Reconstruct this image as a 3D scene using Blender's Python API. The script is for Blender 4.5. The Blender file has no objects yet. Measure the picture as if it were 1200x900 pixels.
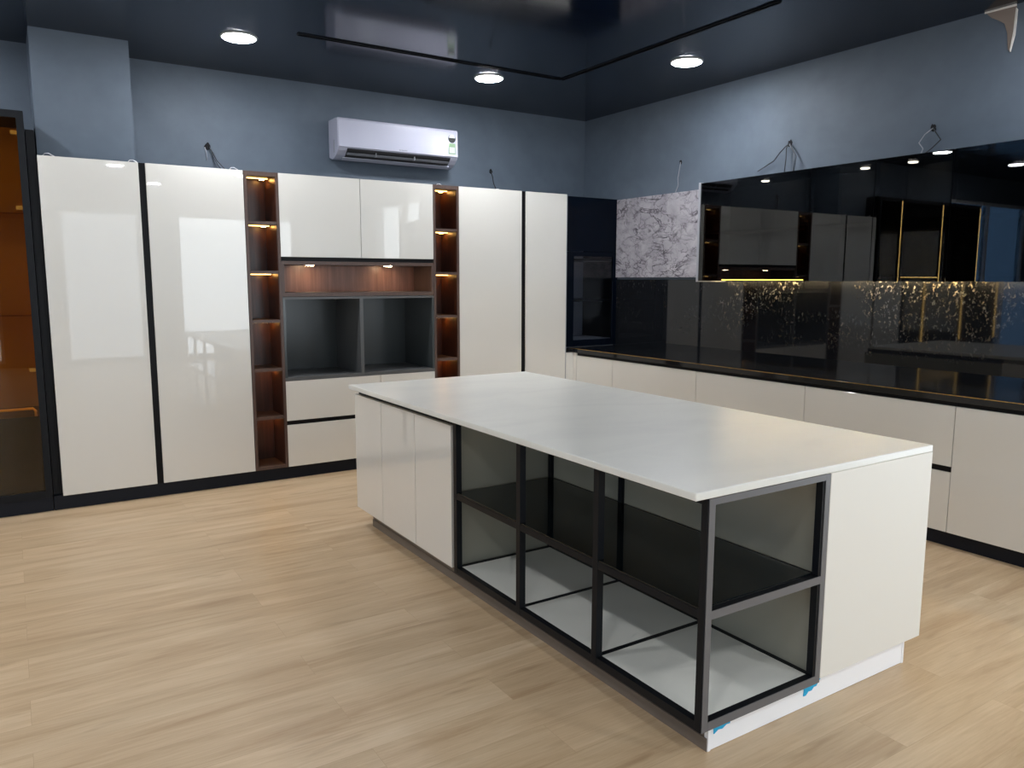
import bpy, bmesh, math, random
from mathutils import Vector, Matrix
random.seed(7)
SC = bpy.context.scene
COL = SC.collection

# ------------------------------------------------------------------ camera
CX, CY, CZ = -4.458, -5.8665, 1.5382
YAW, PITCH, ROLL, FPX = -0.571, 0.134, 0.0016, 910.75
fw = Vector((math.sin(-YAW)*math.cos(PITCH), math.cos(YAW)*math.cos(PITCH), -math.sin(PITCH)))
rt = Vector((math.cos(YAW), math.sin(YAW), 0))
up = rt.cross(fw)
r2 = rt*math.cos(ROLL) + up*math.sin(ROLL)
u2 = -rt*math.sin(ROLL) + up*math.cos(ROLL)
cd = bpy.data.cameras.new('camera'); cam = bpy.data.objects.new('camera', cd); COL.objects.link(cam)
m = Matrix((r2, u2, -fw)).transposed().to_4x4(); m.translation = (CX, CY, CZ)
cam.matrix_world = m
cd.sensor_fit = 'HORIZONTAL'; cd.sensor_width = 36.0; cd.lens = 36.0*FPX/1200.0
cd.clip_start = 0.05
SC.camera = cam

# ------------------------------------------------------------------ world, light levels, exposure
SKY_STRENGTH = 6.0
DOWNLIGHT = 205.0
LED_BAR = 5.0
SPOT = 75.0
UNDER = 85.0
SC.view_settings.view_transform = 'Standard'
SC.view_settings.look = 'None'
SC.view_settings.gamma = 1.0
SC.view_settings.use_curve_mapping = False
SC.view_settings.exposure = 0.06
W = bpy.data.worlds.new('world'); SC.world = W; W.use_nodes = True
wn = W.node_tree.nodes; bg = wn['Background']
bg.inputs[0].default_value = (0.86, 0.93, 1.0, 1); bg.inputs[1].default_value = SKY_STRENGTH
SC.cycles.max_bounces = 10; SC.cycles.diffuse_bounces = 5; SC.cycles.glossy_bounces = 6
SC.cycles.transparent_max_bounces = 12
SC.cycles.sample_clamp_indirect = 6.0
SC.cycles.caustics_reflective = False; SC.cycles.caustics_refractive = False

# ------------------------------------------------------------------ materials
MAT = {}
def mk(name):
    mt = bpy.data.materials.new(name); mt.use_nodes = True
    nt = mt.node_tree; MAT[name] = mt
    return mt, nt, nt.nodes['Principled BSDF']
def plain(name, col, rough=0.5, metal=0.0, coat=0.0, ior=1.5, coat_rough=0.02):
    mt, nt, b = mk(name)
    b.inputs['Base Color'].default_value = (*col, 1); b.inputs['Roughness'].default_value = rough
    b.inputs['Metallic'].default_value = metal; b.inputs['IOR'].default_value = ior
    b.inputs['Coat Weight'].default_value = coat; b.inputs['Coat Roughness'].default_value = coat_rough
    return mt
def emit(name, col, strength):
    mt, nt, b = mk(name)
    b.inputs['Base Color'].default_value = (*col, 1)
    b.inputs['Emission Color'].default_value = (*col, 1); b.inputs['Emission Strength'].default_value = strength
    return mt
def N(nt, kind, **kw):
    n = nt.nodes.new(kind)
    for k, v in kw.items(): setattr(n, k, v)
    return n
def ramp(nt, src, stops):
    r = N(nt, 'ShaderNodeValToRGB'); e = r.color_ramp.elements
    while len(e) < len(stops): e.new(0.5)
    for el, (p, c) in zip(e, stops): el.position = p; el.color = (*c, 1)
    nt.links.new(src, r.inputs[0]); return r.outputs[0]
def pos(nt, scale=(1, 1, 1), rot=(0, 0, 0)):
    g = N(nt, 'ShaderNodeNewGeometry'); mp = N(nt, 'ShaderNodeMapping')
    mp.inputs['Scale'].default_value = scale; mp.inputs['Rotation'].default_value = rot
    nt.links.new(g.outputs['Position'], mp.inputs[0]); return mp.outputs[0]
def noise(nt, vec, scale, detail=4, rough=0.55, dist=0.0):
    n = N(nt, 'ShaderNodeTexNoise'); n.inputs['Scale'].default_value = scale
    n.inputs['Detail'].default_value = detail; n.inputs['Roughness'].default_value = rough
    n.inputs['Distortion'].default_value = dist
    nt.links.new(vec, n.inputs['Vector']); return n.outputs['Fac']
def mixc(nt, fac, a, b, mode='MIX'):
    n = N(nt, 'ShaderNodeMix', data_type='RGBA', blend_type=mode)
    for sock, v in ((0, fac), (6, a), (7, b)):
        if hasattr(v, 'is_linked'): nt.links.new(v, n.inputs[sock])
        elif sock == 0: n.inputs[0].default_value = v
        else: n.inputs[sock].default_value = (*v, 1)
    return n.outputs[2]

# painted walls: blue-grey emulsion with faint trowel patches
def wall_paint():
    mt, nt, b = mk('wall_paint')
    a = noise(nt, pos(nt, (1, 1, 1.6)), 1.1, 5, 0.6, 0.6)
    c = noise(nt, pos(nt), 7, 3)
    col = ramp(nt, a, [(0.3, (0.080, 0.108, 0.142)), (0.7, (0.112, 0.143, 0.184))])
    col = mixc(nt, 0.12, col, ramp(nt, c, [(0.3, (0.08, 0.10, 0.13)), (0.7, (0.17, 0.2, 0.24))]))
    nt.links.new(col, b.inputs['Base Color']); b.inputs['Roughness'].default_value = 0.62
wall_paint()
# ceiling: navy gloss paint
def ceiling_paint():
    mt, nt, b = mk('ceiling_paint')
    b.inputs['Base Color'].default_value = (0.0022, 0.0060, 0.0200, 1)
    n = noise(nt, pos(nt, (1, 6, 1)), 6, 3)
    rr = N(nt, 'ShaderNodeMapRange'); rr.inputs[3].default_value = 0.07; rr.inputs[4].default_value = 0.14
    nt.links.new(n, rr.inputs[0]); nt.links.new(rr.outputs[0], b.inputs['Roughness'])
    b.inputs['IOR'].default_value = 1.45
ceiling_paint()
# floor: pale oak laminate planks running along x
def floor_mat():
    mt, nt, b = mk('oak_laminate')
    p = pos(nt)
    br = N(nt, 'ShaderNodeTexBrick'); br.offset = 0.37; br.offset_frequency = 2; br.squash = 1
    br.inputs['Color1'].default_value = (0, 0, 0, 1); br.inputs['Color2'].default_value = (1, 1, 1, 1)
    br.inputs['Mortar'].default_value = (0.5, 0.5, 0.5, 1)
    br.inputs['Scale'].default_value = 1; br.inputs['Mortar Size'].default_value = 0.0006
    br.inputs['Mortar Smooth'].default_value = 0.0; br.inputs['Bias'].default_value = 0
    br.inputs['Brick Width'].default_value = 1.5; br.inputs['Row Height'].default_value = 0.19
    nt.links.new(p, br.inputs['Vector'])
    # each plank samples its own piece of grain
    off = N(nt, 'ShaderNodeVectorMath', operation='MULTIPLY_ADD')
    nt.links.new(br.outputs['Color'], off.inputs[0]); off.inputs[1].default_value = (7.3, 3.1, 0)
    nt.links.new(p, off.inputs[2])
    def mp(s):
        q = N(nt, 'ShaderNodeMapping'); q.inputs['Scale'].default_value = s
        nt.links.new(off.outputs[0], q.inputs[0]); return q.outputs[0]
    g1 = noise(nt, mp((0.5, 4.6, 1)), 2.0, 6, 0.62, 0.7)
    g2 = noise(nt, mp((1.6, 42, 1)), 3.0, 4, 0.6)
    kn = noise(nt, mp((1.5, 7.5, 1)), 1.6, 2, 0.5)
    col = ramp(nt, g1, [(0.30, (0.430, 0.282, 0.155)), (0.5, (0.575, 0.418, 0.255)), (0.70, (0.675, 0.518, 0.340))])
    col = mixc(nt, 0.15, col, ramp(nt, g2, [(0.35, (0.34, 0.21, 0.105)), (0.65, (0.74, 0.57, 0.38))]))
    tone = ramp(nt, br.outputs['Color'], [(0, (0.90, 0.89, 0.87)), (1, (1.0, 1.0, 1.0))])
    col = mixc(nt, 1.0, col, tone, 'MULTIPLY')
    kf = ramp(nt, kn, [(0.64, (0, 0, 0)), (0.76, (0.6, 0.6, 0.6))])
    col = mixc(nt, kf, col, (0.30, 0.185, 0.095))
    col = mixc(nt, br.outputs['Fac'], col, (0.42, 0.29, 0.165))
    nt.links.new(col, b.inputs['Base Color'])
    rr = N(nt, 'ShaderNodeMapRange'); rr.inputs[3].default_value = 0.34; rr.inputs[4].default_value = 0.46
    nt.links.new(g2, rr.inputs[0]); nt.links.new(rr.outputs[0], b.inputs['Roughness'])
floor_mat()
plain('white_gloss', (0.72, 0.705, 0.655), 0.30, coat=1.0, coat_rough=0.015)
plain('gap_shade_carcass', (0.10, 0.10, 0.10), 0.5)  # dark grey, painting shade into the gaps between the white fronts
plain('white_board', (0.74, 0.73, 0.66), 0.4)
plain('white_satin', (0.78, 0.75, 0.68), 0.5)
plain('black_profile', (0.004, 0.004, 0.005), 0.4, ior=1.25)
plain('plinth_black', (0.006, 0.008, 0.014), 0.45, ior=1.3)
plain('black_lacquer', (0.002, 0.004, 0.009), 0.10, ior=1.2)
plain('black_aluminium', (0.005, 0.006, 0.008), 0.42, ior=1.28)
plain('near_face_grey', (0.155, 0.155, 0.162), 0.38, metal=0.3)
plain('grey_laminate', (0.050, 0.058, 0.060), 0.22)
plain('grey_edge', (0.085, 0.088, 0.090), 0.4)
plain('grey_panel', (0.32, 0.33, 0.36), 0.4)
plain('shelf_glass_black', (0.004, 0.006, 0.007), 0.04)
plain('inner_grey', (0.30, 0.29, 0.235), 0.22)
plain('silver_film', (0.93, 0.93, 0.94), 0.28)
plain('plinth_brown', (0.17, 0.14, 0.115), 0.42, metal=0.1)
plain('ac_white', (0.46, 0.47, 0.57), 0.22, coat=0.6)
plain('ac_grey', (0.20, 0.21, 0.23), 0.4)
plain('ac_dark', (0.01, 0.01, 0.012), 0.5)
plain('label_green', (0.22, 0.34, 0.20), 0.5)
plain('label_dark', (0.02, 0.025, 0.025), 0.5)
plain('label_white', (0.50, 0.52, 0.52), 0.5)
plain('gold', (0.55, 0.34, 0.09), 0.28, metal=1.0)
plain('brass', (0.80, 0.52, 0.12), 0.35, metal=0.6)
plain('steel', (0.55, 0.55, 0.55), 0.3, metal=1.0)
plain('cable_black', (0.008, 0.009, 0.012), 0.5)
plain('cable_white', (0.70, 0.70, 0.72), 0.5)
plain('cable_grey', (0.28, 0.29, 0.32), 0.5)
plain('hole_dark', (0.004, 0.004, 0.006), 0.9)
plain('tape_blue', (0.01, 0.42, 0.74), 0.5)
plain('torn_plaster', (0.26, 0.21, 0.18), 0.8)
plain('torn_edge', (0.75, 0.72, 0.68), 0.7)
plain('frame_white', (0.7, 0.7, 0.7), 0.4)
plain('cab_back_amber', (0.50, 0.28, 0.07), 0.5)
emit('led_cool', (0.94, 0.96, 1.0), DOWNLIGHT)
emit('led_warm', (1.0, 0.62, 0.20), LED_BAR)
emit('led_gold', (1.0, 0.64, 0.20), 9.0)
emit('spot_amber', (1.0, 0.48, 0.12), 52.0)
emit('spot_warm', (1.0, 0.72, 0.42), SPOT)
emit('spot_neutral', (1.0, 0.92, 0.72), 30.0)
emit('led_under', (1.0, 0.72, 0.36), UNDER)
emit('led_yellow', (1.0, 0.85, 0.15), 2.2)

def walnut(name, dark, mid, light, rough=0.35):
    mt, nt, b = mk(name)
    g = noise(nt, pos(nt, (14, 14, 0.7)), 2.5, 6, 0.6, 0.4)
    h = noise(nt, pos(nt, (60, 60, 1.2)), 3, 3)
    col = ramp(nt, g, [(0.3, dark), (0.5, mid), (0.7, light)])
    col = mixc(nt, 0.25, col, ramp(nt, h, [(0.35, dark), (0.65, light)]))
    nt.links.new(col, b.inputs['Base Color']); b.inputs['Roughness'].default_value = rough
walnut('walnut', (0.026, 0.007, 0.003), (0.050, 0.015, 0.007), (0.082, 0.027, 0.013))
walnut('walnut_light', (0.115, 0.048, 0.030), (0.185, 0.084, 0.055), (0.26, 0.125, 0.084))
walnut('walnut_edge', (0.066, 0.036, 0.027), (0.080, 0.046, 0.035), (0.096, 0.056, 0.043), 0.4)

# worktop of the island: off-white quartz with soft clouds
def quartz():
    mt, nt, b = mk('white_quartz')
    a = noise(nt, pos(nt, (1, 2.2, 1), (0, 0, 0.5)), 1.4, 6, 0.6, 1.2)
    col = ramp(nt, a, [(0.3, (0.72, 0.715, 0.67)), (0.52, (0.77, 0.765, 0.71)), (0.75, (0.79, 0.785, 0.73))])
    nt.links.new(col, b.inputs['Base Color']); b.inputs['Roughness'].default_value = 0.30
quartz()
# black stone with gold and white flecks (worktop, splashback)
def black_stone(name, lo, hi, vert, rough, base):
    mt, nt, b = mk(name)
    p = pos(nt, (1, 1, 0.75) if vert else (1, 0.5, 1))
    f = noise(nt, p, 48 if vert else 26, 6, 0.7, 0.25 if vert else 0.9)
    big = noise(nt, pos(nt), 2.3, 3, 0.5, 0.6)
    thr = ramp(nt, f, [(lo, (0, 0, 0)), (hi, (1, 1, 1))])
    msk = ramp(nt, big, [(0.42, (0, 0, 0)), (0.52, (1, 1, 1))])
    fac = mixc(nt, 1.0, thr, msk, 'MULTIPLY')
    if vert:                                             # flecks fade downwards, painting in LED falloff, and thin out by the far corner
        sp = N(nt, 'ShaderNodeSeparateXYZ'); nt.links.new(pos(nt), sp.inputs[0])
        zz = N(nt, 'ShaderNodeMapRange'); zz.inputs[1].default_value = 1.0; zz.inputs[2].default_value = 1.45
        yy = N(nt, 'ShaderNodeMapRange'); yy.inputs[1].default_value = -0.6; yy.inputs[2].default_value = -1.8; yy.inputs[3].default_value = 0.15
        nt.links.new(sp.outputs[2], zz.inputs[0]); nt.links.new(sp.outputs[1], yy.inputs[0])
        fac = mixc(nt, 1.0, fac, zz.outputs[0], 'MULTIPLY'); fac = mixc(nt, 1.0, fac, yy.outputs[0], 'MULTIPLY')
    tint = ramp(nt, noise(nt, pos(nt), 6, 2), [(0.4, (0.30, 0.24, 0.15)), (0.6, (0.34, 0.33, 0.31))])
    col = mixc(nt, fac, base, tint)
    nt.links.new(col, b.inputs['Base Color']); b.inputs['Roughness'].default_value = rough
black_stone('splash_stone', 0.565, 0.65, True, 0.03, (0.0085, 0.0095, 0.0115))
black_stone('worktop_stone', 0.64, 0.74, False, 0.08, (0.009, 0.010, 0.012))
# white marble-look panel with grey-violet veins
def marble():
    mt, nt, b = mk('veined_marble')
    p = pos(nt)
    d = pos(nt, (1, 1, 1.7), (0.75, 0, 0))
    base = ramp(nt, noise(nt, p, 7, 6, 0.6, 0.8), [(0.3, (0.29, 0.275, 0.305)), (0.7, (0.46, 0.44, 0.47))])
    def vein(vec, scale, w, dist):
        return ramp(nt, noise(nt, vec, scale, 4, 0.55, dist), [(0.5-w, (0, 0, 0)), (0.5, (1, 1, 1)), (0.5+w, (0, 0, 0))])
    mask = ramp(nt, noise(nt, p, 4, 3), [(0.36, (0.1, 0.1, 0.1)), (0.56, (1, 1, 1))])
    f1 = mixc(nt, 1.0, vein(d, 4.0, 0.030, 0.9), mask, 'MULTIPLY'); f2 = mixc(nt, 1.0, vein(d, 9, 0.030, 0.5), mask, 'MULTIPLY')
    col = mixc(nt, f2, base, (0.12, 0.105, 0.13)); col = mixc(nt, f1, col, (0.035, 0.030, 0.040))
    nt.links.new(col, b.inputs['Base Color']); b.inputs['Roughness'].default_value = 0.3
marble()
# thin tinted panes: Fresnel reflection over a coloured see-through film
def pane(name, tint, ior=1.5, rough=0.0):
    mt = bpy.data.materials.new(name); mt.use_nodes = True; MAT[name] = mt
    nt = mt.node_tree; nt.nodes.clear()
    o = N(nt, 'ShaderNodeOutputMaterial'); mx = N(nt, 'ShaderNodeMixShader')
    fr = N(nt, 'ShaderNodeFresnel'); fr.inputs['IOR'].default_value = ior
    t = N(nt, 'ShaderNodeBsdfTransparent'); t.inputs[0].default_value = (*tint, 1)
    g = N(nt, 'ShaderNodeBsdfGlossy'); g.inputs['Roughness'].default_value = rough; g.inputs[0].default_value = (1, 1, 1, 1)
    ge = N(nt, 'ShaderNodeNewGeometry'); io = N(nt, 'ShaderNodeMapRange')   # leaving a thin sheet reflects as much as entering it
    io.inputs[3].default_value = ior; io.inputs[4].default_value = 1.0/ior
    nt.links.new(ge.outputs['Backfacing'], io.inputs[0]); nt.links.new(io.outputs[0], fr.inputs['IOR'])
    nt.links.new(fr.outputs[0], mx.inputs[0]); nt.links.new(t.outputs[0], mx.inputs[1])
    nt.links.new(g.outputs[0], mx.inputs[2]); nt.links.new(mx.outputs[0], o.inputs[0])
pane('smoked_pane', (0.26, 0.26, 0.27), 1.5)
pane('tower_pane', (0.70, 0.72, 0.77), 1.45)
pane('bronze_pane', (0.85, 0.69, 0.42), 1.45)
pane('blue_pane', (0.26, 0.36, 0.47), 1.3)
pane('grey_pane', (0.62, 0.63, 0.64), 1.3)
pane('clear_pane', (0.97, 0.98, 0.98), 1.3)

# ------------------------------------------------------------------ mesh helpers
class MB:
    def __init__(s): s.bm = bmesh.new()
    def box(s, x0, x1, y0, y1, z0, z1):
        x0, x1 = sorted((x0, x1)); y0, y1 = sorted((y0, y1)); z0, z1 = sorted((z0, z1))
        v = [s.bm.verts.new(p) for p in ((x0,y0,z0),(x1,y0,z0),(x1,y1,z0),(x0,y1,z0),(x0,y0,z1),(x1,y0,z1),(x1,y1,z1),(x0,y1,z1))]
        for f in ((0,3,2,1),(4,5,6,7),(0,1,5,4),(1,2,6,5),(2,3,7,6),(3,0,4,7)): s.bm.faces.new([v[i] for i in f])
        return s
    def prism(s, poly, axis, a, b):
        """extrude a 2D polygon along an axis (0 x, 1 y, 2 z)"""
        def P(p, t):
            q = list(p); q.insert(axis, t); return q
        n = len(poly)
        A = [s.bm.verts.new(P(p, a)) for p in poly]; B = [s.bm.verts.new(P(p, b)) for p in poly]
        s.bm.faces.new(A[::-1]); s.bm.faces.new(B)
        for i in range(n): s.bm.faces.new((A[i], A[(i+1) % n], B[(i+1) % n], B[i]))
        bmesh.ops.recalc_face_normals(s.bm, faces=s.bm.faces[:]); return s
    def lathe(s, c, prof, seg=40):
        """profile of (radius, z) turned round the vertical through c"""
        rings = []
        for r, z in prof:
            if r < 1e-6: rings.append([s.bm.verts.new((c[0], c[1], c[2]+z))])
            else: rings.append([s.bm.verts.new((c[0]+r*math.cos(2*math.pi*i/seg), c[1]+r*math.sin(2*math.pi*i/seg), c[2]+z)) for i in range(seg)])
        for a, b in zip(rings, rings[1:]):
            for i in range(seg):
                j = (i+1) % seg
                if len(a) == 1 and len(b) == 1: continue
                if len(a) == 1: s.bm.faces.new((a[0], b[j], b[i]))
                elif len(b) == 1: s.bm.faces.new((a[i], a[j], b[0]))
                else: s.bm.faces.new((a[i], a[j], b[j], b[i]))
        bmesh.ops.recalc_face_normals(s.bm, faces=s.bm.faces[:]); return s
    def tube(s, pts, r, seg=8):
        pts = [Vector(p) for p in pts]; prev = None
        for i, p in enumerate(pts):
            d = (pts[min(i+1, len(pts)-1)] - pts[max(i-1, 0)]).normalized()
            a = d.orthogonal().normalized() if prev is None else (prev - d*prev.dot(d)).normalized()
            prev = a; b = d.cross(a)
            ring = [s.bm.verts.new(p + (a*math.cos(2*math.pi*k/seg) + b*math.sin(2*math.pi*k/seg))*r) for k in range(seg)]
            if i:
                for k in range(seg): s.bm.faces.new((last[k], last[(k+1) % seg], ring[(k+1) % seg], ring[k]))
            else: s.bm.faces.new(ring[::-1])
            last = ring
        s.bm.faces.new(last); bmesh.ops.recalc_face_normals(s.bm, faces=s.bm.faces[:]); return s
    def build(s, name, mat, parent=None, bevel=0.0, smooth=False, label=None, kind=None):
        me = bpy.data.meshes.new(name)
        if parent is not None:
            off = Vector((0, 0, 0)); q = parent
            while q is not None: off += q.location; q = q.parent
            for v in s.bm.verts: v.co -= off
        s.bm.to_mesh(me); s.bm.free(); me.materials.append(MAT[mat])
        if smooth:
            for p in me.polygons: p.use_smooth = True
        o = bpy.data.objects.new(name, me); COL.objects.link(o)
        if parent is not None: o.parent = parent
        if bevel:
            b = o.modifiers.new('bevel', 'BEVEL'); b.width = bevel; b.segments = 2; b.limit_method = 'ANGLE'
        if label: o['label'] = label
        if kind: o['kind'] = kind
        return o
def tag(o, label, cat, group=None):
    o['label'] = label; o['category'] = cat
    if group: o['group'] = group
    return o
def thing(name, loc, label, cat, group=None):
    o = bpy.data.objects.new(name, None); COL.objects.link(o); o.location = loc; o.empty_display_size = 0.1
    return tag(o, label, cat, group)
def origin_to(o, loc):
    """put a mesh thing's origin at loc"""
    loc = Vector(loc); o.data.transform(Matrix.Translation(-loc)); o.location = loc; return o

# ------------------------------------------------------------------ setting
ZC = 3.124; XW = 0.573; YW = 0.60; XL = -9.6; YF = -10.0
def struct(name, mb, mat): return mb.build(name, mat, kind='structure')
struct('floor', MB().box(XL-0.2, XW+0.2, YF-0.2, YW+0.2, -0.1, 0), 'oak_laminate')
# ceiling with the narrow L-shaped shadow slot left open for the tracks
def slab_with_slots(z0, z1):
    mb = MB()
    sx0, sx1, sy = -2.76, -0.60, -0.625; g = 0.022      # back slot along x, side slot along y
    ex, ey0 = -0.62, -2.73
    xa, xb, ya, yb = XL-0.2, XW+0.2, YF-0.2, YW+0.2
    mb.box(xa, xb, sy+g, yb, z0, z1)
    mb.box(xa, sx0, sy-g, sy+g, z0, z1); mb.box(ex+g, xb, sy-g, sy+g, z0, z1)
    mb.box(xa, ex-g, ey0, sy-g, z0, z1); mb.box(ex+g, xb, ey0, sy-g, z0, z1)
    mb.box(xa, xb, ya, ey0, z0, z1)
    mb.box(xa, xb, ya, yb, z1, z1+0.05)
    return mb
struct('ceiling', slab_with_slots(ZC, ZC+0.06), 'ceiling_paint')
def wall_x(name, x0, x1, ya, yb, holes):
    """wall at constant x with rectangular openings (y0,y1,z0,z1)"""
    mb = MB(); y = ya
    for (h0, h1, z0, z1) in sorted(holes):
        mb.box(x0, x1, y, h0, 0, ZC)
        if z0 > 0: mb.box(x0, x1, h0, h1, 0, z0)
        mb.box(x0, x1, h0, h1, z1, ZC); y = h1
    mb.box(x0, x1, y, yb, 0, ZC); return struct(name, mb, 'wall_paint')
def wall_y(name, y0, y1, xa, xb, holes):
    mb = MB(); x = xa
    for (h0, h1, z0, z1) in sorted(holes):
        mb.box(x, h0, y0, y1, 0, ZC)
        if z0 > 0: mb.box(h0, h1, y0, y1, 0, z0)
        mb.box(h0, h1, y0, y1, z1, ZC); x = h1
    mb.box(x, xb, y0, y1, 0, ZC); return struct(name, mb, 'wall_paint')
RW = [(-6.05, -5.14, 0.05, 2.66), (-5.14, -4.43, 2.37, 2.66)]
FW = [(-7.6, -4.6, 0.08, 2.6), (-3.62, -2.4, 0.08, 2.72), (-1.7, 0.45, 0.08, 2.7)]
LW = [(-7.5, -2.0, 0.5, 2.5)]
wall_x('wall_right', XW, XW+0.15, YF, YW, RW)
wall_x('wall_left', XL-0.15, XL, YF, YW, LW)
wall_y('wall_front', YF-0.15, YF, XL, XW, FW)
BW = [(-9.45, -7.05, 0.08, 2.75)]
wall_y('wall_back', YW, YW+0.15, XL-0.2, XW+0.2, BW)
struct('wall_pillar', MB().box(-4.244, -3.668, 0.15, YW, 0, ZC), 'wall_paint')
def window(name, axis, at, a, b, z0, z1, nm, glass='clear_pane'):
    """frame with mullions (the named object) and one sheet of glass as its child"""
    f = MB(); w = 0.05 if nm > 1 else 0.02
    def bx(p, q, s, t, d=0.04 if nm > 1 else 0.015):
        f.box(at-d, at+d, p, q, s, t) if axis == 0 else f.box(p, q, at-d, at+d, s, t)
    bx(a, b, z0, z0+w); bx(a, b, z1-w, z1); bx(a, a+w, z0+w, z1-w); bx(b-w, b, z0+w, z1-w)
    for i in range(1, nm):
        c = a+(b-a)*i/nm; bx(c-0.025, c+0.025, z0+w, z1-w)
    fr = f.build(name, 'frame_white', kind='structure')
    g = MB(); d = 0.003
    g.box(at-d, at+d, a+0.02, b-0.02, z0+0.02, z1-0.02) if axis == 0 else g.box(a+0.02, b-0.02, at-d, at+d, z0+0.02, z1-0.02)
    g.build('pane', glass, fr)
window('window_1', 0, XW+0.03, *RW[0][:2], *RW[0][2:], 1)
window('window_6', 0, XW+0.03, *RW[1][:2], *RW[1][2:], 1)
window('window_2', 1, YF-0.08, *FW[0][:2], *FW[0][2:], 3, 'grey_pane')
window('window_3', 1, YF-0.08, *FW[1][:2], *FW[1][2:], 1, 'grey_pane')
window('added_window_7', 1, YF-0.08, *FW[2][:2], *FW[2][2:], 1)  # unseen window added to brighten the near end of the island
window('window_4', 0, XL-0.08, *LW[0][:2], *LW[0][2:], 4, 'grey_pane')
window('added_window_5', 1, YW+0.08, *BW[0][:2], *BW[0][2:], 2, 'blue_pane')  # unseen window added, tinted for a bluish reflection in the wall cabinets
def portal(name, loc, rot, sx, sy):
    l = bpy.data.lights.new(name, 'AREA'); l.shape = 'RECTANGLE'; l.size = sx; l.size_y = sy
    l.cycles.is_portal = True
    o = bpy.data.objects.new(name, l); COL.objects.link(o); o.location = loc; o.rotation_euler = rot
h = math.pi/2
for q in RW: portal('window_portal', (XW+0.16, sum(q[:2])/2, sum(q[2:])/2), (h, 0, h), q[1]-q[0], q[3]-q[2])
for q in FW: portal('window_portal', (sum(q[:2])/2, YF-0.16, sum(q[2:])/2), (h, 0, 0), q[1]-q[0], q[3]-q[2])
portal('window_portal', (XL-0.16, sum(LW[0][:2])/2, sum(LW[0][2:])/2), (h, 0, -h), LW[0][1]-LW[0][0], LW[0][3]-LW[0][2])

# ------------------------------------------------------------------ back run: tall cabinets, shelf towers, centre units
ZT, ZB = 2.310, 0.098
def tall_cabinet(x0, x1, label, profile=None, depth=0.585):
    t = thing('tall_cabinet', ((x0+x1)/2, 0.3, ZB), label, 'cabinet', None)
    MB().box(x0+0.002, x1-0.002, 0.022, depth, ZB, ZT-0.002).build('carcass', 'gap_shade_carcass', t)
    MB().box(x0, x1, 0.0, 0.02, ZB, ZT).build('door', 'white_gloss', t, bevel=0.0012)
    if profile: MB().box(profile[0], profile[1], 0.012, 0.02, ZB, ZT).build('handle_profile', 'black_profile', t)
    return t
tall_cabinet(-4.252, -3.672, 'leftmost tall glossy white cabinet, beside the black glass cabinet and under the pillar', (-3.671, -3.630), 0.145)
tall_cabinet(-3.629, -2.989, 'tall glossy white cabinet directly left of the long six-bay walnut shelf tower')
tall_cabinet(-1.223, -0.589, 'tall glossy white cabinet directly right of the right walnut shelf tower', (-0.588, -0.543))
t = tall_cabinet(-0.542, -0.094, 'narrow tall glossy white cabinet at the right end, beside the black corner cabinet')
MB().box(-0.0935, -0.0865, 0.0, 0.585, ZB, ZT).build('side_panel', 'grey_panel', t)
tag(origin_to(MB().box(-4.306, -0.0865, 0.03, 0.10, 0.0, ZB-0.001).build('plinth', 'plinth_black', bevel=0.001), (-2.2, 0.06, 0)),
    'long black plinth strip under the tall white cabinets on the oak floor', 'plinth')

def shelf_tower(x0, x1, label):
    t = thing('shelf_tower', ((x0+x1)/2, 0.15, ZB), label, 'shelf', None)
    d = 0.30; e = 0.02
    for a in (x0, x1-e): MB().box(a, a+e, -0.002, d, ZB, ZT).build('side_panel', 'walnut_edge', t, bevel=0.001)
    MB().box(x0+e, x1-e, d-0.012, d, ZB, ZT).build('back_panel', 'walnut', t)
    # walnut linings over the side boards
    for a in (x0+e, x1-e-0.003): MB().box(a, a+0.003, 0.004, d-0.012, ZB, ZT).build('side_lining', 'walnut', t)
    MB().box(x0+e, x1-e, 0.0, d-0.012, ZT-0.03, ZT).build('top_panel', 'walnut_edge', t)
    MB().box(x0+e, x1-e, 0.0, d-0.012, ZB, ZB+0.022).build('bottom_panel', 'walnut_edge', t)
    zs = [1.945, 1.586, 1.223, 0.858, 0.492]
    for z in zs: MB().box(x0+e+0.003, x1-e-0.003, 0.0, d-0.012, z-0.011, z+0.011).build('shelf', 'walnut_edge', t)
    for z in [ZT-0.03] + [q-0.011 for q in zs]:
        MB().box(x0+e+0.004, x1-e-0.022, 0.125, 0.137, z-0.007, z-0.0005).build('led_strip', 'led_warm', t, label='lit yellow LED strip')
        MB().lathe((x1-e-0.045, 0.20, z-0.006), [(0, 0), (0.018, 0), (0.018, 0.0055), (0, 0.0055)], 16).build('spot_lamp', 'spot_amber', t, label='small warm spot lamp')
    return t
shelf_tower(-2.986, -2.738, 'left walnut shelf tower with six lit bays, next to the wide white cabinet doors')
shelf_tower(-1.467, -1.225, 'right walnut shelf tower with lit bays, partly hidden behind the island worktop')

# centre column between the towers
cx0, cx1 = -2.737, -1.468
t = thing('wall_cabinet', ((cx0+cx1)/2, 0.3, 1.70), 'white gloss two-door top cabinet below the air conditioner, between the walnut towers', 'cabinet')
MB().box(cx0, cx1, 0.022, 0.585, 1.672, ZT-0.002).build('carcass', 'gap_shade_carcass', t)
MB().box(cx0, -2.104, 0.0, 0.02, 1.702, ZT).build('door', 'white_gloss', t, bevel=0.0012)
MB().box(-2.100, cx1, 0.0, 0.02, 1.702, ZT).build('door', 'white_gloss', t, bevel=0.0012)
MB().box(cx0, cx1, 0.006, 0.0215, 1.672, 1.701).build('handle_profile', 'black_profile', t)

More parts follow.
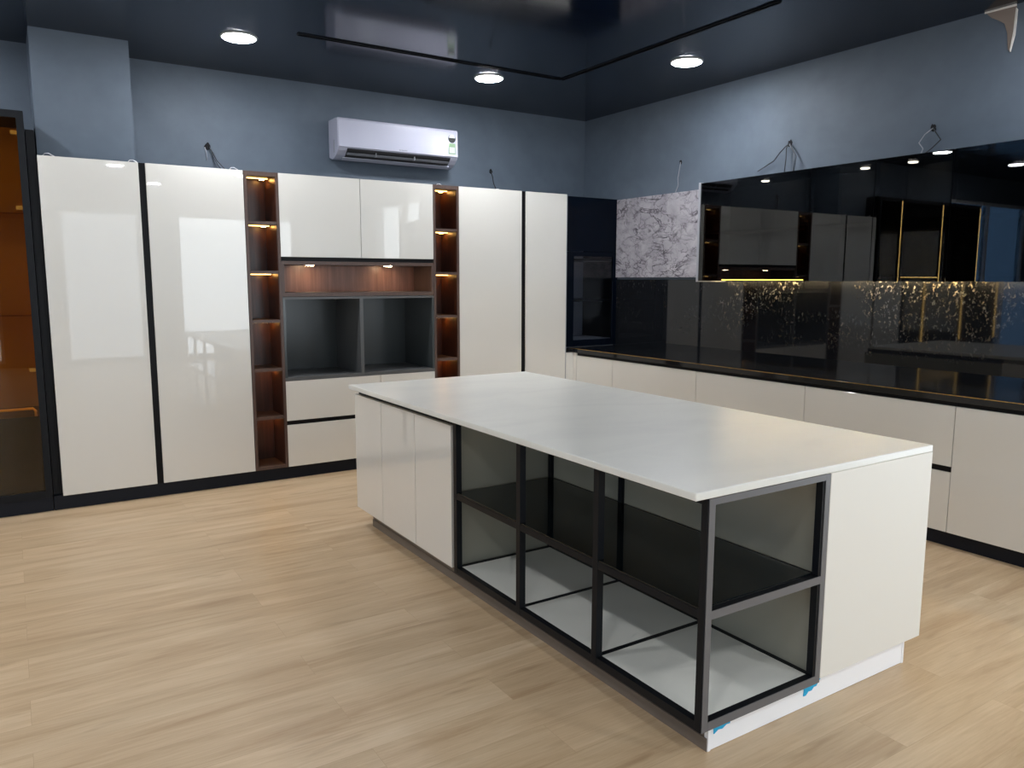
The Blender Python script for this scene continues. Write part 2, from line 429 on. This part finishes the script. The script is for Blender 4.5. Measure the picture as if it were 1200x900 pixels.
z0, z1 = 1.405, 1.671
t = thing('open_niche', ((cx0+cx1)/2, 0.2, z0), 'low walnut niche with two small spot lamps, under the white two-door cabinet', 'shelf')
MB().box(cx0, cx1, 0.0, 0.35, z1-0.026, z1).build('top_panel', 'walnut_edge', t)
MB().box(cx0, cx1, 0.0, 0.35, z0, z0+0.03).build('bottom_panel', 'walnut_edge', t)
for a in (cx0, cx1-0.02): MB().box(a, a+0.02, 0.0, 0.35, z0+0.03, z1-0.026).build('side_panel', 'walnut_edge', t)
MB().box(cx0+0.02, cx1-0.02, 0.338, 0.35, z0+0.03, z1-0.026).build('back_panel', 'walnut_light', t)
for x in (-2.455, -1.79):
    MB().lathe((x, 0.20, z1-0.031), [(0, 0), (0.028, 0), (0.032, 0.004), (0.032, 0.0045), (0, 0.0045)], 24).build('spot_lamp', 'spot_warm', t, label='lit round warm spot lamp')

z0, z1 = 0.765, 1.402
t = thing('appliance_housing', ((cx0+cx1)/2, 0.3, z0), 'dark grey open housing of two empty compartments, above the white drawers', 'cabinet')
e = 0.018; xm = -2.112
MB().box(cx0, cx1, 0.0, 0.56, z1-e, z1).build('top_panel', 'grey_edge', t)
MB().box(cx0, cx1, 0.0, 0.56, z0, z0+0.026).build('bottom_panel', 'grey_edge', t)
MB().box(cx0, cx0+e, 0.0, 0.56, z0+0.026, z1-e).build('side_panel', 'grey_laminate', t)
MB().box(cx1-e, cx1, 0.0, 0.56, z0+0.026, z1-e).build('side_panel', 'grey_laminate', t)
MB().box(xm-0.014, xm+0.014, 0.0, 0.54, z0+0.026, z1-e).build('divider', 'grey_edge', t)
MB().box(cx0+e, cx1-e, 0.54, 0.56, z0+0.026, z1-e).build('back_panel', 'grey_laminate', t)

z1 = 0.763
t = thing('drawer_unit', ((cx0+cx1)/2, 0.3, ZB), 'white gloss drawer unit with black grip gap, behind the island left end', 'cabinet')
MB().box(cx0, cx1, 0.022, 0.585, ZB, z1).build('carcass', 'gap_shade_carcass', t)
MB().box(cx0, cx1, 0.008, 0.0215, 0.425, 0.457).build('handle_profile', 'black_profile', t)
for a, b in ((cx0, -1.964), (-1.960, cx1)):
    MB().box(a, b, 0.0, 0.02, 0.457, z1).build('drawer', 'white_gloss', t, bevel=0.0012)
    MB().box(a, b, 0.0, 0.02, ZB, 0.424).build('drawer', 'white_gloss', t, bevel=0.0012)

# ------------------------------------------------------------------ black glass display cabinets on the left
def glass_cabinet(x0, x1, label):
    y = 0.0; zt = 2.571
    t = thing('display_cabinet', ((x0+x1)/2, 0.3, 0), label, 'cabinet', 'black glass display cabinets')
    for a in (x0+0.001, x1-0.021): MB().box(a, a+0.02, 0.026, 0.58, 0.1, zt).build('side_panel', 'black_aluminium', t)
    MB().box(x0+0.021, x1-0.021, 0.026, 0.58, zt-0.02, zt).build('top_panel', 'black_aluminium', t)
    MB().box(x0+0.021, x1-0.021, 0.026, 0.58, 0.1, 0.12).build('bottom_panel', 'black_aluminium', t)
    MB().box(x0+0.021, x1-0.021, 0.565, 0.58, 0.12, zt-0.02).build('back_panel', 'cab_back_amber', t)
    MB().box(x0+0.003, x1-0.003, 0.03, 0.58, 0.0, 0.099).build('plinth', 'plinth_black', t)
    for z in (1.95, 1.30): MB().box(x0+0.021, x1-0.021, 0.10, 0.565, z-0.004, z+0.004).build('shelf', 'bronze_pane', t)
    MB().box(x0+0.03, x1-0.03, 0.06, 0.55, 0.13, 0.64).build('drawer', 'black_lacquer', t)
    pts = [(x0+0.05, 0.07, 0.635), (x0+0.05, 0.07, 0.675), (x0+0.065, 0.07, 0.692), (x1-0.075, 0.07, 0.692), (x1-0.06, 0.07, 0.675), (x1-0.06, 0.07, 0.635)]
    MB().tube(pts, 0.009).build('gallery_rail', 'brass', t, smooth=True)
    # framed door
    f = MB(); w = 0.042
    f.box(x0+0.002, x0+w, y, y+0.022, 0.10, zt); f.box(x1-w, x1-0.002, y, y+0.022, 0.10, zt)
    f.box(x0+w, x1-w, y, y+0.022, zt-0.045, zt); f.box(x0+w, x1-w, y, y+0.022, 0.10, 0.145)
    dr = f.build('door', 'black_aluminium', t, bevel=0.001)
    MB().box(x0+w-0.005, x1-w+0.005, y+0.009, y+0.013, 0.14, zt-0.04).build('pane', 'bronze_pane', dr, label='bronze-tinted glass pane')
    for z in (0.95, 1.98, 2.44):
        MB().box(x1-w-0.035, x1-w-0.001, 0.024, 0.05, z-0.012, z+0.012).build('hinge', 'steel', dr)
    MB().box(x0+0.010, x0+0.021, -0.004, -0.0005, 0.70, zt-0.03).build('led_strip', 'led_gold', t, label='lit gold LED strip')
    MB().box(x0+0.05, x1-0.05, 0.026, 0.038, zt-0.028, zt-0.0205).build('led_strip', 'led_warm', t, label='lit warm LED strip')
    MB().box(x1-0.034, x1-0.0215, 0.026, 0.034, 0.70, zt-0.03).build('led_strip', 'led_warm', t, label='lit warm LED strip')
    if x1-x0 > 0.9: MB().box(x0+0.05, x1-0.05, -0.004, -0.0005, 1.565, 1.578).build('led_strip', 'led_gold', t, label='lit gold LED strip') if x1 > -5 else None
    return t
glass_cabinet(-4.808, -4.308, 'black-framed bronze glass cabinet with brass rail at the left picture edge')
glass_cabinet(-5.772, -4.810, 'wide black-framed glass cabinet, mirrored only as gold lines, next left of the bronze glass cabinet')
glass_cabinet(-6.736, -5.774, 'farthest wide black-framed glass cabinet left of the picture edge, mirrored only as a gold line')
tag(origin_to(MB().box(-4.305, -4.256, 0.06, 0.575, 0.0985, 2.47).build('black_panel', 'black_aluminium'), (-4.28, 0.3, 0.0985)),
    'narrow black filler panel between the bronze glass cabinet and the first white cabinet', 'panel')

# ------------------------------------------------------------------ air conditioner
def air_conditioner():
    x0, x1, yf, zb, zt = -2.128, -1.022, 0.375, 2.520, 2.835
    t = thing('air_conditioner', ((x0+x1)/2, YW, zb), 'white split air conditioner with open louvre, on the back wall above the top cabinet', 'air conditioner')
    # side profile: front panel slightly curved, underside sloping back to the wall
    prof = [(YW-0.001, zb+0.02), (YW-0.001, zt+0.008), (yf+0.05, zt+0.008), (yf+0.022, zt+0.003), (yf+0.008, zt-0.012), (yf+0.004, zb+0.085),
            (yf+0.022, zb+0.062), (yf+0.060, zb+0.030), (yf+0.115, zb+0.006), (yf+0.16, zb)]
    MB().prism(prof, 0, x0, x1).build('body', 'ac_white', t, bevel=0.007)
    fp = [(yf+0.012, zt+0.004), (yf-0.001, zt-0.012), (yf-0.004, zb+0.09), (yf+0.003, zb+0.083), (yf+0.008, zb+0.09), (yf+0.010, zt-0.012)]
    MB().prism(fp, 0, x0+0.004, x1-0.004).build('front_panel', 'ac_white', t, bevel=0.002)
    # air outlet: dark recess plate lying on the sloped underside, a grey louvre blade across its middle, thin braces
    o = [(yf+0.002, zb+0.078), (yf+0.010, zb+0.062), (yf+0.054, zb+0.025), (yf+0.100, zb+0.004), (yf+0.115, zb+0.012), (yf+0.060, zb+0.036), (yf+0.024, zb+0.070)]
    MB().prism(o, 0, x0+0.080, x1-0.075).build('air_outlet', 'ac_dark', t)
    l1 = [(yf+0.022, zb+0.045), (yf+0.040, zb+0.030), (yf+0.045, zb+0.033), (yf+0.027, zb+0.048)]
    MB().prism(l1, 0, x0+0.085, x1-0.080).build('louvre', 'ac_grey', t)
    l2 = [(yf+0.068, zb+0.010), (yf+0.098, zb-0.005), (yf+0.102, zb+0.004), (yf+0.074, zb+0.019)]
    MB().prism(l2, 0, x0+0.060, x1-0.055).build('louvre', 'ac_white', t)
    for k in (0.30, 0.62):
        x = x0+(x1-x0)*k; MB().box(x-0.003, x+0.003, yf+0.006, yf+0.050, zb+0.030, zb+0.062).build('brace', 'ac_grey', t)
    MB().box(x0-0.002, x0+0.002, yf+0.09, yf+0.105, zb+0.05, zb+0.15).build('side_grip', 'ac_grey', t)
    # small grey maker's mark, unreadable in the photograph, and the two stickers
    mb = MB()
    for i in range(7): mb.box(-1.590+i*0.011, -1.583+i*0.011, yf-0.0045, yf-0.002, zb+0.098, zb+0.106)
    mb.build('maker_mark', 'ac_grey', t)
    sx = x1-0.062; n = 28
    MB().prism([(sx+0.036*math.cos(2*math.pi*i/n), zt-0.072+0.036*math.sin(2*math.pi*i/n)) for i in range(n)], 1, yf-0.005, yf-0.002).build('round_sticker', 'label_dark', t, label='round dark and white rating sticker')
    MB().prism([(sx+0.030*math.cos(math.pi*i/n), zt-0.066+0.030*math.sin(math.pi*i/n)) for i in range(n+1)], 1, yf-0.0065, yf-0.0045).build('sticker_face', 'label_white', t)
    e = MB().box(sx-0.034, sx+0.034, yf-0.0055, yf-0.0022, zt-0.205, zt-0.112).build('energy_label', 'label_green', t, label='pale green energy label')
    MB().box(sx-0.028, sx+0.028, yf-0.0068, yf-0.0052, zt-0.195, zt-0.145).build('label_field', 'label_white', e)
air_conditioner()

# ------------------------------------------------------------------ black corner cabinet on the worktop
WT = 0.895
def corner_cabinet():
    x0, x1, y0, y1 = -0.084, XW-0.003, 0.05, 0.585
    t = thing('crockery_cabinet', ((x0+x1)/2, 0.3, WT), 'black corner cabinet with glass lower door, standing on the black worktop', 'cabinet')
    w = 0.02; zt = 2.303
    for a in (x0, x1-w): MB().box(a, a+w, y0+0.022, y1, WT+0.001, zt).build('side_panel', 'black_aluminium', t)
    MB().box(x0+w, x1-w, y0+0.022, y1, zt-w, zt).build('top_panel', 'black_aluminium', t)
    MB().box(x0+w, x1-w, y0+0.022, y1, WT+0.001, 0.962).build('bottom_panel', 'grey_panel', t)
    MB().box(x0+w, x1-w, y1-0.012, y1, 0.962, zt-w).build('back_panel', 'grey_panel', t)
    for z in (1.724, 1.334): MB().box(x0+w, x1-w, y0+0.04, y1-0.012, z-0.009, z+0.009).build('shelf', 'black_aluminium', t)
    MB().box(x0+0.002, x1-0.001, y0, y0+0.02, 1.80, zt).build('upper_door', 'black_lacquer', t, bevel=0.001)
    f = MB(); a, b = 0.035, 0.508
    f.box(x0+0.002, a, y0, y0+0.02, WT+0.006, 1.797); f.box(b, x1-0.001, y0, y0+0.02, WT+0.006, 1.797)
    f.box(a, b, y0, y0+0.02, WT+0.006, 0.962); f.box(a, b, y0, y0+0.02, 1.755, 1.797)
    d = f.build('lower_door', 'black_lacquer', t, bevel=0.001)
    MB().box(a-0.004, b+0.004, y0+0.008, y0+0.012, 0.958, 1.759).build('pane', 'tower_pane', d)
corner_cabinet()

# ------------------------------------------------------------------ right run: base cabinets, worktop, splashback, wall cabinets
RB, RT = 0.092, 0.828
YR = [0.0, -0.578, -1.584, -2.575, -3.572, -4.40]
def base_cabinet(ya, yb, label, mode):
    t = thing('base_cabinet', (0.28, (ya+yb)/2, RB), label, 'cabinet')
    MB().box(0.022, 0.555, yb+0.001, ya-0.001, RB, 0.853).build('carcass', 'gap_shade_carcass', t)
    MB().box(0.012, 0.0215, yb+0.001, ya-0.001, RT+0.001, 0.853).build('handle_profile', 'black_profile', t)
    y0, y1 = yb+0.0018, ya-0.0018
    if mode == 'drawers':
        MB().box(0.0, 0.02, y0, y1, 0.478, RT).build('drawer', 'white_gloss', t, bevel=0.0012)
        MB().box(0.0, 0.02, y0, y1, RB, 0.444).build('drawer', 'white_gloss', t, bevel=0.0012)
        MB().box(0.010, 0.0215, y0, y1, 0.4445, 0.4775).build('handle_profile', 'black_profile', t)
    else:
        MB().box(0.0, 0.02, y0, y1, RB, RT).build('door', 'white_gloss', t, bevel=0.0012)
base_cabinet(-0.052, YR[1], 'narrow white base cabinet in the far corner, under the worktop by the black corner cabinet', 'door')
tag(origin_to(MB().prism([(-0.0855, -0.004), (0.0, -0.004), (0.0, -0.050), (0.02, -0.050), (0.02, 0.014), (-0.0855, 0.014)], 2, RB, 0.853).build('filler_strip', 'white_gloss', bevel=0.001), (0.01, -0.027, RB)),
    'slim white filler strip between the tall white cabinet and the first base cabinet', 'panel')
base_cabinet(YR[1], YR[2], 'white base cabinet second from the far corner, just beyond the island worktop', 'drawers')
base_cabinet(YR[2], YR[3], 'white base cabinet third from the far corner, seen over the island middle', 'drawers')
base_cabinet(YR[3], YR[4], 'white base cabinet with black gap between two drawers, behind the island right corner', 'drawers')
base_cabinet(YR[4], YR[5], 'white base cabinet with one tall plain front at the right picture edge', 'door')
tag(origin_to(MB().box(0.04, 0.10, YR[5], 0.0, 0.0, RB-0.001).build('plinth', 'plinth_black', bevel=0.001), (0.07, -2.2, 0)),
    'blue-black plinth strip under the base cabinets on the right wall', 'plinth')
t = thing('worktop', (0.28, -1.9, 0.854), 'long black stone worktop with painted gold edge highlight along the right wall', 'worktop')
MB().prism([(-0.02, YR[5]), (XW-0.002, YR[5]), (XW-0.002, 0.59), (-0.084, 0.59), (-0.084, 0.028), (-0.02, 0.028)], 2, 0.854, WT).build('slab', 'worktop_stone', t, bevel=0.002)
MB().box(-0.0235, -0.0205, YR[5], 0.026, 0.8905, 0.8945).build('edge_highlight', 'gold', t)  # gold strip paints the highlight along the slab's top front edge
t = thing('splashback', (XW-0.01, -2.2, WT), 'glossy black flecked stone splashback between worktop and black wall cabinets', 'splashback')
MB().box(XW-0.018, XW-0.002, YR[5], 0.048, WT+0.0005, 1.538).build('stone_panel', 'splash_stone', t)
tag(origin_to(MB().box(XW-0.03, XW-0.002, -1.324, 0.046, 1.5575, 2.297).build('marble_panel', 'veined_marble', bevel=0.001), (XW-0.01, -0.65, 1.5575)),
    'grey-white marble panel with dark veins, hung on the wall beside the black corner cabinet', 'panel')

UB, UT = 1.540, 2.296
def wall_unit(ya, yb, label, puck, side=False, bar=None):
    t = thing('wall_unit', (0.40, (ya+yb)/2, UB), label, 'cabinet', None)
    e = 0.018
    MB().box(0.255, 0.571, ya-e, ya, UB, UT).build('side_panel', 'black_aluminium', t)
    MB().box(0.255, 0.571, yb, yb+e, UB, UT).build('side_panel', 'black_aluminium', t)
    MB().box(0.255, 0.571, yb+e, ya-e, UT-e, UT).build('top_panel', 'black_aluminium', t)
    MB().box(0.255, 0.571, yb+e, ya-e, UB, UB+e).build('bottom_panel', 'black_aluminium', t)
    MB().box(0.560, 0.571, yb+e, ya-e, UB+e, UT-e).build('back_panel', 'grey_edge', t)
    MB().box(0.27, 0.560, yb+e, ya-e, 1.905, 1.917).build('shelf', 'black_aluminium', t)
    d = MB().box(0.233, 0.237, yb+0.0012, ya-0.0012, UB-0.012, UT).build('door', 'smoked_pane', t, label='smoked black glass door')
    MB().box(0.2375, 0.2545, yb+0.002, ya-0.002, UB-0.012, UB+0.012).build('bottom_rail', 'black_aluminium', d)
    if puck is not None:
        MB().lathe((0.40, puck, UT-e-0.008), [(0, 0), (0.026, 0), (0.030, 0.004), (0.030, 0.0075), (0, 0.0075)], 24).build('spot_lamp', 'spot_neutral', t, label='lit round spot lamp inside the cabinet')
    if side:
        MB().box(0.226, 0.571, ya+0.0005, ya+0.020, UB-0.020, UT+0.006).build('end_panel', 'grey_panel', t, bevel=0.001, label='light grey end panel')
    if bar:
        MB().box(0.2250, 0.2325, bar[0], bar[1], UB-0.006, UB-0.0005).build('led_profile', 'led_yellow', t, label='glowing yellow profile along the door bottom')
    MB().box(0.520, 0.530, yb+0.02, ya-0.02, UB-0.006, UB-0.0005).build('led_strip', 'led_under', t, label='warm LED strip under the cabinet')
wall_unit(-1.345, -2.360, 'black glass wall cabinet with light grey end, next to the marble panel', -1.837, True, (-2.34, -1.60))
wall_unit(-2.362, -2.840, 'narrow black glass wall cabinet second from the marble panel, lit spot inside', -2.656)
wall_unit(-2.842, -3.330, 'narrow black glass wall cabinet third from the marble panel, mirroring a long gold line', -2.985)
wall_unit(-3.332, -4.380, 'black glass wall cabinet at the right picture edge', None)

# ------------------------------------------------------------------ island
IX0, IX1, IY0, IY1 = -2.761, -1.464, -4.252, -1.376
FX = -2.703; PX = -2.113
t = thing('island_worktop', ((IX0+IX1)/2, -2.8, 0.868), 'large off-white quartz worktop with a panel dropping down its near end, on the island', 'worktop')
MB().box(IX0, IX1, IY0, IY1, 0.873, 0.90).build('slab', 'white_quartz', t, bevel=0.004)
MB().box(PX+0.012, IX1, IY0, IY0+0.03, 0.114, 0.8728).build('waterfall_panel', 'white_satin', t, bevel=0.0015)
t = thing('island_cabinet', (-2.1, -2.0, 0.114), 'white island cabinet with three gloss doors at the far left of the island', 'cabinet')
MB().box(FX+0.022, IX1-0.001, -2.60, -1.335, 0.114, 0.833).build('carcass', 'inner_grey', t)
MB().box(FX+0.022, IX1-0.03, -2.60, -1.345, 0.8335, 0.872).build('handle_profile', 'black_profile', t)
MB().box(FX+0.0203, FX+0.0217, -2.583, -1.336, 0.116, 0.832).build('gap_shade_sheet', 'black_profile', t)  # black sheet behind the doors, painted shade for their gaps
for a, b in ((-2.583, -2.180), (-2.175, -1.735), (-1.730, -1.330)):
    MB().box(FX, FX+0.02, a, b, 0.114, 0.833).build('door', 'white_gloss', t, bevel=0.0015)
t = thing('island_back_cabinet', (-1.8, -3.4, 0.114), 'plain grey-backed cabinet forming the far side of the island behind the black rack', 'cabinet')
MB().box(-2.1185, IX1-0.022, IY0+0.032, -2.6015, 0.114, 0.872).build('carcass', 'inner_grey', t)
for a, b in ((-4.219, -3.682), (-3.679, -3.142), (-3.139, -2.602)):
    MB().box(IX1-0.021, IX1-0.001, a, b, 0.114, 0.838).build('door', 'white_gloss', t, bevel=0.0015)
# open rack
t = thing('display_rack', (-2.4, -3.43, 0.10), 'black aluminium open rack with glossy shelf filling the near half of the island', 'rack')
rk0 = t
yp = [-2.622, -3.183, -3.705, -4.236]; s = 0.015
ztop, zbot, zsh = 0.872, 0.100, 0.490
for i, y in enumerate(yp):
    last = i == 3
    if last:
        MB().box(FX, FX+2*s, y-s+0.003, y+s, zbot, ztop).build('post', 'black_aluminium', t, bevel=0.001)
        MB().box(FX+0.004, FX+2*s, y-s, y-s+0.0028, zbot, ztop).build('near_face_strip', 'near_face_grey', t, label='grey strip on the near faces of the rack')  # lighter grey on the near-facing sides of the black posts and rails
        MB().box(PX-0.027, PX-0.0075, y-s+0.003, y+s, zbot, ztop).build('post', 'black_aluminium', t, bevel=0.001)
        MB().box(PX-0.015, PX+0.0105, y-s, y-s+0.0028, zbot, ztop).build('near_face_strip', 'near_face_grey', t, label='grey strip on the near faces of the rack')
    else:
        MB().box(FX, FX+2*s, y-s, y+s, zbot, ztop).build('post', 'black_aluminium', t, bevel=0.001)
        yb_ = y-0.028 if i == 2 else y
        MB().box(-2.14, -2.1195, yb_-s*0.75, yb_+s*0.75, zbot, ztop).build('post', 'black_aluminium', t, bevel=0.001)
for z, hh in ((zbot, 0.030), (zsh-0.013, 0.028), (ztop-0.022, 0.022)):
    for a, b in zip(yp, yp[1:]):
        MB().box(FX+0.001, FX+2*s-0.001, b+s, a-s, z, z+hh).build('rail', 'black_aluminium', t)
        MB().box(-2.139, -2.1195, b+s, a-s, z, z+hh).build('rail', 'black_aluminium', t)
    for i, y in enumerate(yp):
        if i == 3: (MB().box(FX+2*s, PX-0.027, y-s+0.003, y+s-0.001, z, z+hh).build('rail', 'black_aluminium', t), MB().box(FX+2*s+0.0003, PX-0.0153, y-s, y-s+0.0028, z, z+hh).build('near_face_strip', 'near_face_grey', t, label='grey strip on the near faces of the rack'))
        elif z < 0.8: MB().box(FX+2*s, -2.14, y-0.010, y+0.010, z, z+hh).build('rail', 'black_aluminium', t)
MB().box(FX+0.004, -2.1405, -4.222, -2.632, zsh+0.0155, zsh+0.0205).build('shelf', 'shelf_glass_black', t, label='glossy black glass shelf')
fl = MB()
for a, b in zip(yp, yp[1:]): fl.box(FX+2*s+0.0005, -2.1405, b+(s if b < -4 else 0.0105)+0.0005, a-0.0105, zbot+0.014, zbot+0.0285)
fl.build('bottom_panel', 'white_board', t, label='white bottom panel')
# plinth under the island
t = thing('island_plinth', (-2.05, -2.8, 0), 'low island plinth, brown along the side and silver film at the near end', 'plinth')
MB().box(-2.636, -1.512, -4.205, -1.42, 0.0, 0.0995).build('base', 'plinth_brown', t, bevel=0.001)
MB().box(-2.6395, -2.6365, -4.218, -1.42, 0.0, 0.045).build('floor_seal', 'plinth_brown', t)
MB().box(-2.622, -1.528, -4.2205, -4.2055, 0.002, 0.0995).build('film_face', 'silver_film', t, label='white and silver protective film face')
for a in (-2.6355, -1.527): MB().box(a, a+0.0125, -4.222, -4.2055, 0.0, 0.0995).build('corner_trim', 'silver_film', t)
def tape(x0, x1, pts, label):
    o = MB().prism(pts, 1, -4.2235, -4.2208).build('tape_strip', 'tape_blue'); origin_to(o, ((x0+x1)/2, -4.222, 0.08)); tag(o, label, 'tape')
tape(-2.61, -2.54, [(-2.612, 0.099), (-2.532, 0.099), (-2.534, 0.070), (-2.552, 0.071), (-2.570, 0.062), (-2.590, 0.065), (-2.610, 0.055)], 'thin blue tape scrap on the island plinth, right by its near corner')
tape(-2.17, -2.03, [(-2.172, 0.099), (-2.040, 0.099), (-2.062, 0.084), (-2.078, 0.066), (-2.092, 0.067), (-2.104, 0.056), (-2.122, 0.058), (-2.136, 0.046), (-2.150, 0.047), (-2.146, 0.072), (-2.170, 0.080)], 'larger ragged blue tape scrap on the island plinth, below the white panel edge')

# ------------------------------------------------------------------ ceiling lamps and tracks
def downlight(x, y, label, group=None):
    t = thing('ceiling_light', (x, y, ZC), label, 'ceiling light', group)
    MB().lathe((x, y, ZC), [(0.108, -0.0005), (0.118, -0.0005), (0.118, -0.006), (0.112, -0.010), (0.106, -0.010), (0.106, -0.0005), (0.108, -0.0005)], 48).build('trim_ring', 'frame_white', t, smooth=True)
    MB().lathe((x, y, ZC), [(0, -0.001), (0.105, -0.001), (0.105, -0.010), (0.098, -0.014), (0.05, -0.017), (0, -0.018)], 48).build('diffuser', 'led_cool', t, smooth=True)
downlight(-3.063, -0.348, 'round lit ceiling lamp left of the air conditioner, leftmost of the three')
downlight(-1.135, -0.347, 'round lit ceiling lamp nearest the back corner, above the air conditioner right end')
downlight(-0.156, -1.537, 'round lit ceiling lamp near the right wall, rightmost of the three')
for x, y in ((-5.0, -0.35), (-6.9, -0.35), (-5.0, -5.5), (-3.08, -6.6), (-1.3, -6.75), (-0.156, -4.2), (-7.4, -3.6), (-5.0, -2.9), (-2.3, -8.6)):  # the rearmost lamp is added fill for the island's near panel
    downlight(x, y, 'unseen round ceiling lamp outside the picture, above or behind the camera', 'ceiling lamps outside the picture')
def track(mb, label, loc):
    o = mb.build('ceiling_track', 'black_profile'); origin_to(o, loc); tag(o, label, 'track light rail', None); return o
mb = MB()
for y in (-0.643, -0.611): mb.box(-2.758, -0.646, y, y+0.004, ZC-0.008, ZC+0.0595)
mb.box(-2.758, -0.646, -0.639, -0.611, ZC+0.03, ZC+0.05); mb.box(-2.758, -2.754, -0.639, -0.611, ZC-0.008, ZC+0.03)
track(mb, 'black recessed ceiling track running parallel to the back wall', (-1.7, -0.625, ZC))
mb = MB()
for x in (-0.638, -0.606): mb.box(x, x+0.004, -2.728, -0.607, ZC-0.008, ZC+0.0595)
mb.box(-0.634, -0.606, -2.728, -0.607, ZC+0.03, ZC+0.05); mb.box(-0.634, -0.606, -2.728, -2.724, ZC-0.008, ZC+0.03)
track(mb, 'black recessed ceiling track running towards the camera along the right side', (-0.62, -1.7, ZC))

# ------------------------------------------------------------------ loose cables from holes in the walls
def cable(axis, at, along, z, runs, label, rim=0.016):
    """a dark hole with wires hanging from it; runs are lists of (offset along, z, offset out)"""
    loc = (along, at, z) if axis == 1 else (at, along, z)
    t = thing('wall_cable', loc, label, 'cable', None)
    def P(a, zz, out): return (along+a, at-out, zz) if axis == 1 else (at-out, along+a, zz)
    n = 16; rr = random.Random(int(abs(along)*1000))
    ring = [(along+rim*rr.uniform(0.75, 1.2)*math.cos(2*math.pi*i/n), z+1.3*rim*rr.uniform(0.75, 1.2)*math.sin(2*math.pi*i/n)) for i in range(n)]
    MB().prism(ring, axis, at-0.001, at-0.004).build('wall_hole', 'hole_dark', t)
    for mat, pts in runs:
        MB().tube([P(*p) for p in pts], 0.0035, 6).build('wire', mat, t, smooth=True)
K, Wt = 'cable_black', 'cable_grey'
cable(1, YW, -3.097, 2.546, [
    (K, [(0, 2.546, 0.003), (0.02, 2.52, 0.03), (0.035, 2.46, 0.04), (0.06, 2.41, 0.05), (0.10, 2.35, 0.07), (0.13, 2.31, 0.12)]),
    (K, [(0.01, 2.545, 0.003), (0.03, 2.50, 0.035), (0.055, 2.44, 0.05), (0.11, 2.38, 0.06), (0.15, 2.33, 0.08), (0.17, 2.312, 0.13)]),
    (Wt, [(-0.02, 2.54, 0.003), (-0.015, 2.50, 0.02), (-0.01, 2.44, 0.02)])],
    'black cable bunch hanging from the back wall above the second white cabinet', 0.022)
cable(1, YW, -0.548, 2.548, [
    (K, [(0, 2.548, 0.003), (0.01, 2.50, 0.02), (0.02, 2.44, 0.02), (0.05, 2.37, 0.03), (0.06, 2.312, 0.06)])],
    'thin cable from a small hole in the back wall, right of the air conditioner')
cable(0, XW, -0.768, 2.557, [
    (Wt, [(0, 2.557, 0.003), (0.0, 2.50, 0.015), (0.02, 2.42, 0.012), (0.01, 2.36, 0.015), (0.02, 2.30, 0.035)])],
    'single thin pale wire hanging from a hole above the marble panel', 0.014)
cable(0, XW, -1.909, 2.557, [
    (K, [(0, 2.557, 0.003), (0.02, 2.53, 0.03), (0.06, 2.49, 0.04), (0.12, 2.44, 0.03), (0.28, 2.38, 0.02)]),
    (K, [(0, 2.557, 0.003), (0.0, 2.52, 0.04), (-0.0, 2.44, 0.04), (0.005, 2.305, 0.05)]),
    (Wt, [(0, 2.555, 0.003), (-0.02, 2.54, 0.03), (-0.07, 2.48, 0.04), (-0.07, 2.305, 0.05)]),
    (K, [(0, 2.557, 0.003), (-0.04, 2.53, 0.04), (-0.09, 2.45, 0.04), (-0.085, 2.305, 0.06)])],
    'tangle of dark wires from a wall hole above the first black wall cabinet', 0.02)
cable(0, XW, -3.002, 2.498, [
    (Wt, [(0, 2.498, 0.003), (0.03, 2.46, 0.04), (0.06, 2.41, 0.05), (0.03, 2.37, 0.05), (0.05, 2.305, 0.06)]),
    (K, [(0, 2.498, 0.003), (-0.04, 2.46, 0.04), (-0.08, 2.41, 0.05), (-0.02, 2.36, 0.05), (0.03, 2.33, 0.05)])],
    'grey looped wires from a hole in the right wall, nearest the torn plaster', 0.02)
def scrap(x, y, z, s, label):
    pts = [(x-0.04*s, y, z+0.004), (x-0.02*s, y, z+0.022*s+0.004), (x+0.005*s, y-0.01, z+0.028*s), (x+0.03*s, y-0.005, z+0.012), (x+0.05*s, y, z+0.004)]
    o = MB().tube(pts, 0.003, 6).build('cable_end', 'cable_white', smooth=True); origin_to(o, (x, y, z)); tag(o, label, 'cable')
scrap(-4.19, 0.06, ZT, 0.8, 'short white cable end curling over the top left of the first white cabinet')
scrap(-3.70, 0.06, ZT, 0.7, 'short white cable end above the joint of the first two white cabinets')
scrap(-3.04, 0.06, ZT, 0.75, 'short white cable end on the second white cabinet, beside the left walnut tower')
scrap(-1.36, 0.10, ZT, 0.7, 'short white cable end on top of the right walnut tower')
scrap(-0.75, 0.15, ZT, 0.7, 'short white cable end on the white cabinet right of the right walnut tower')

# torn plaster in the upper right
t = thing('torn_plaster', (XW, -3.4, 3.0), 'torn beige plaster patch hanging down from the ceiling at the upper right wall', 'plaster damage')
MB().prism([(-3.27, ZC-0.002), (-3.445, ZC-0.002), (-3.447, 3.02), (-3.440, 2.90), (-3.428, 2.86), (-3.415, 2.88), (-3.405, 2.97), (-3.385, 3.03), (-3.345, 3.06), (-3.31, 3.08)], 0, XW-0.001, XW-0.005).build('bare_patch', 'torn_plaster', t)
MB().prism([(-3.27, ZC-0.001), (-3.445, ZC-0.001), (-3.445, ZC-0.012), (-3.27, ZC-0.010)], 0, XW-0.0055, XW-0.012).build('torn_lip', 'torn_edge', t)
MB().prism([(-3.447, 3.10), (-3.455, 3.09), (-3.452, 2.95), (-3.434, 2.86), (-3.43, 2.87), (-3.442, 2.97)], 0, XW-0.0055, XW-0.016).build('torn_flap', 'torn_edge', t)
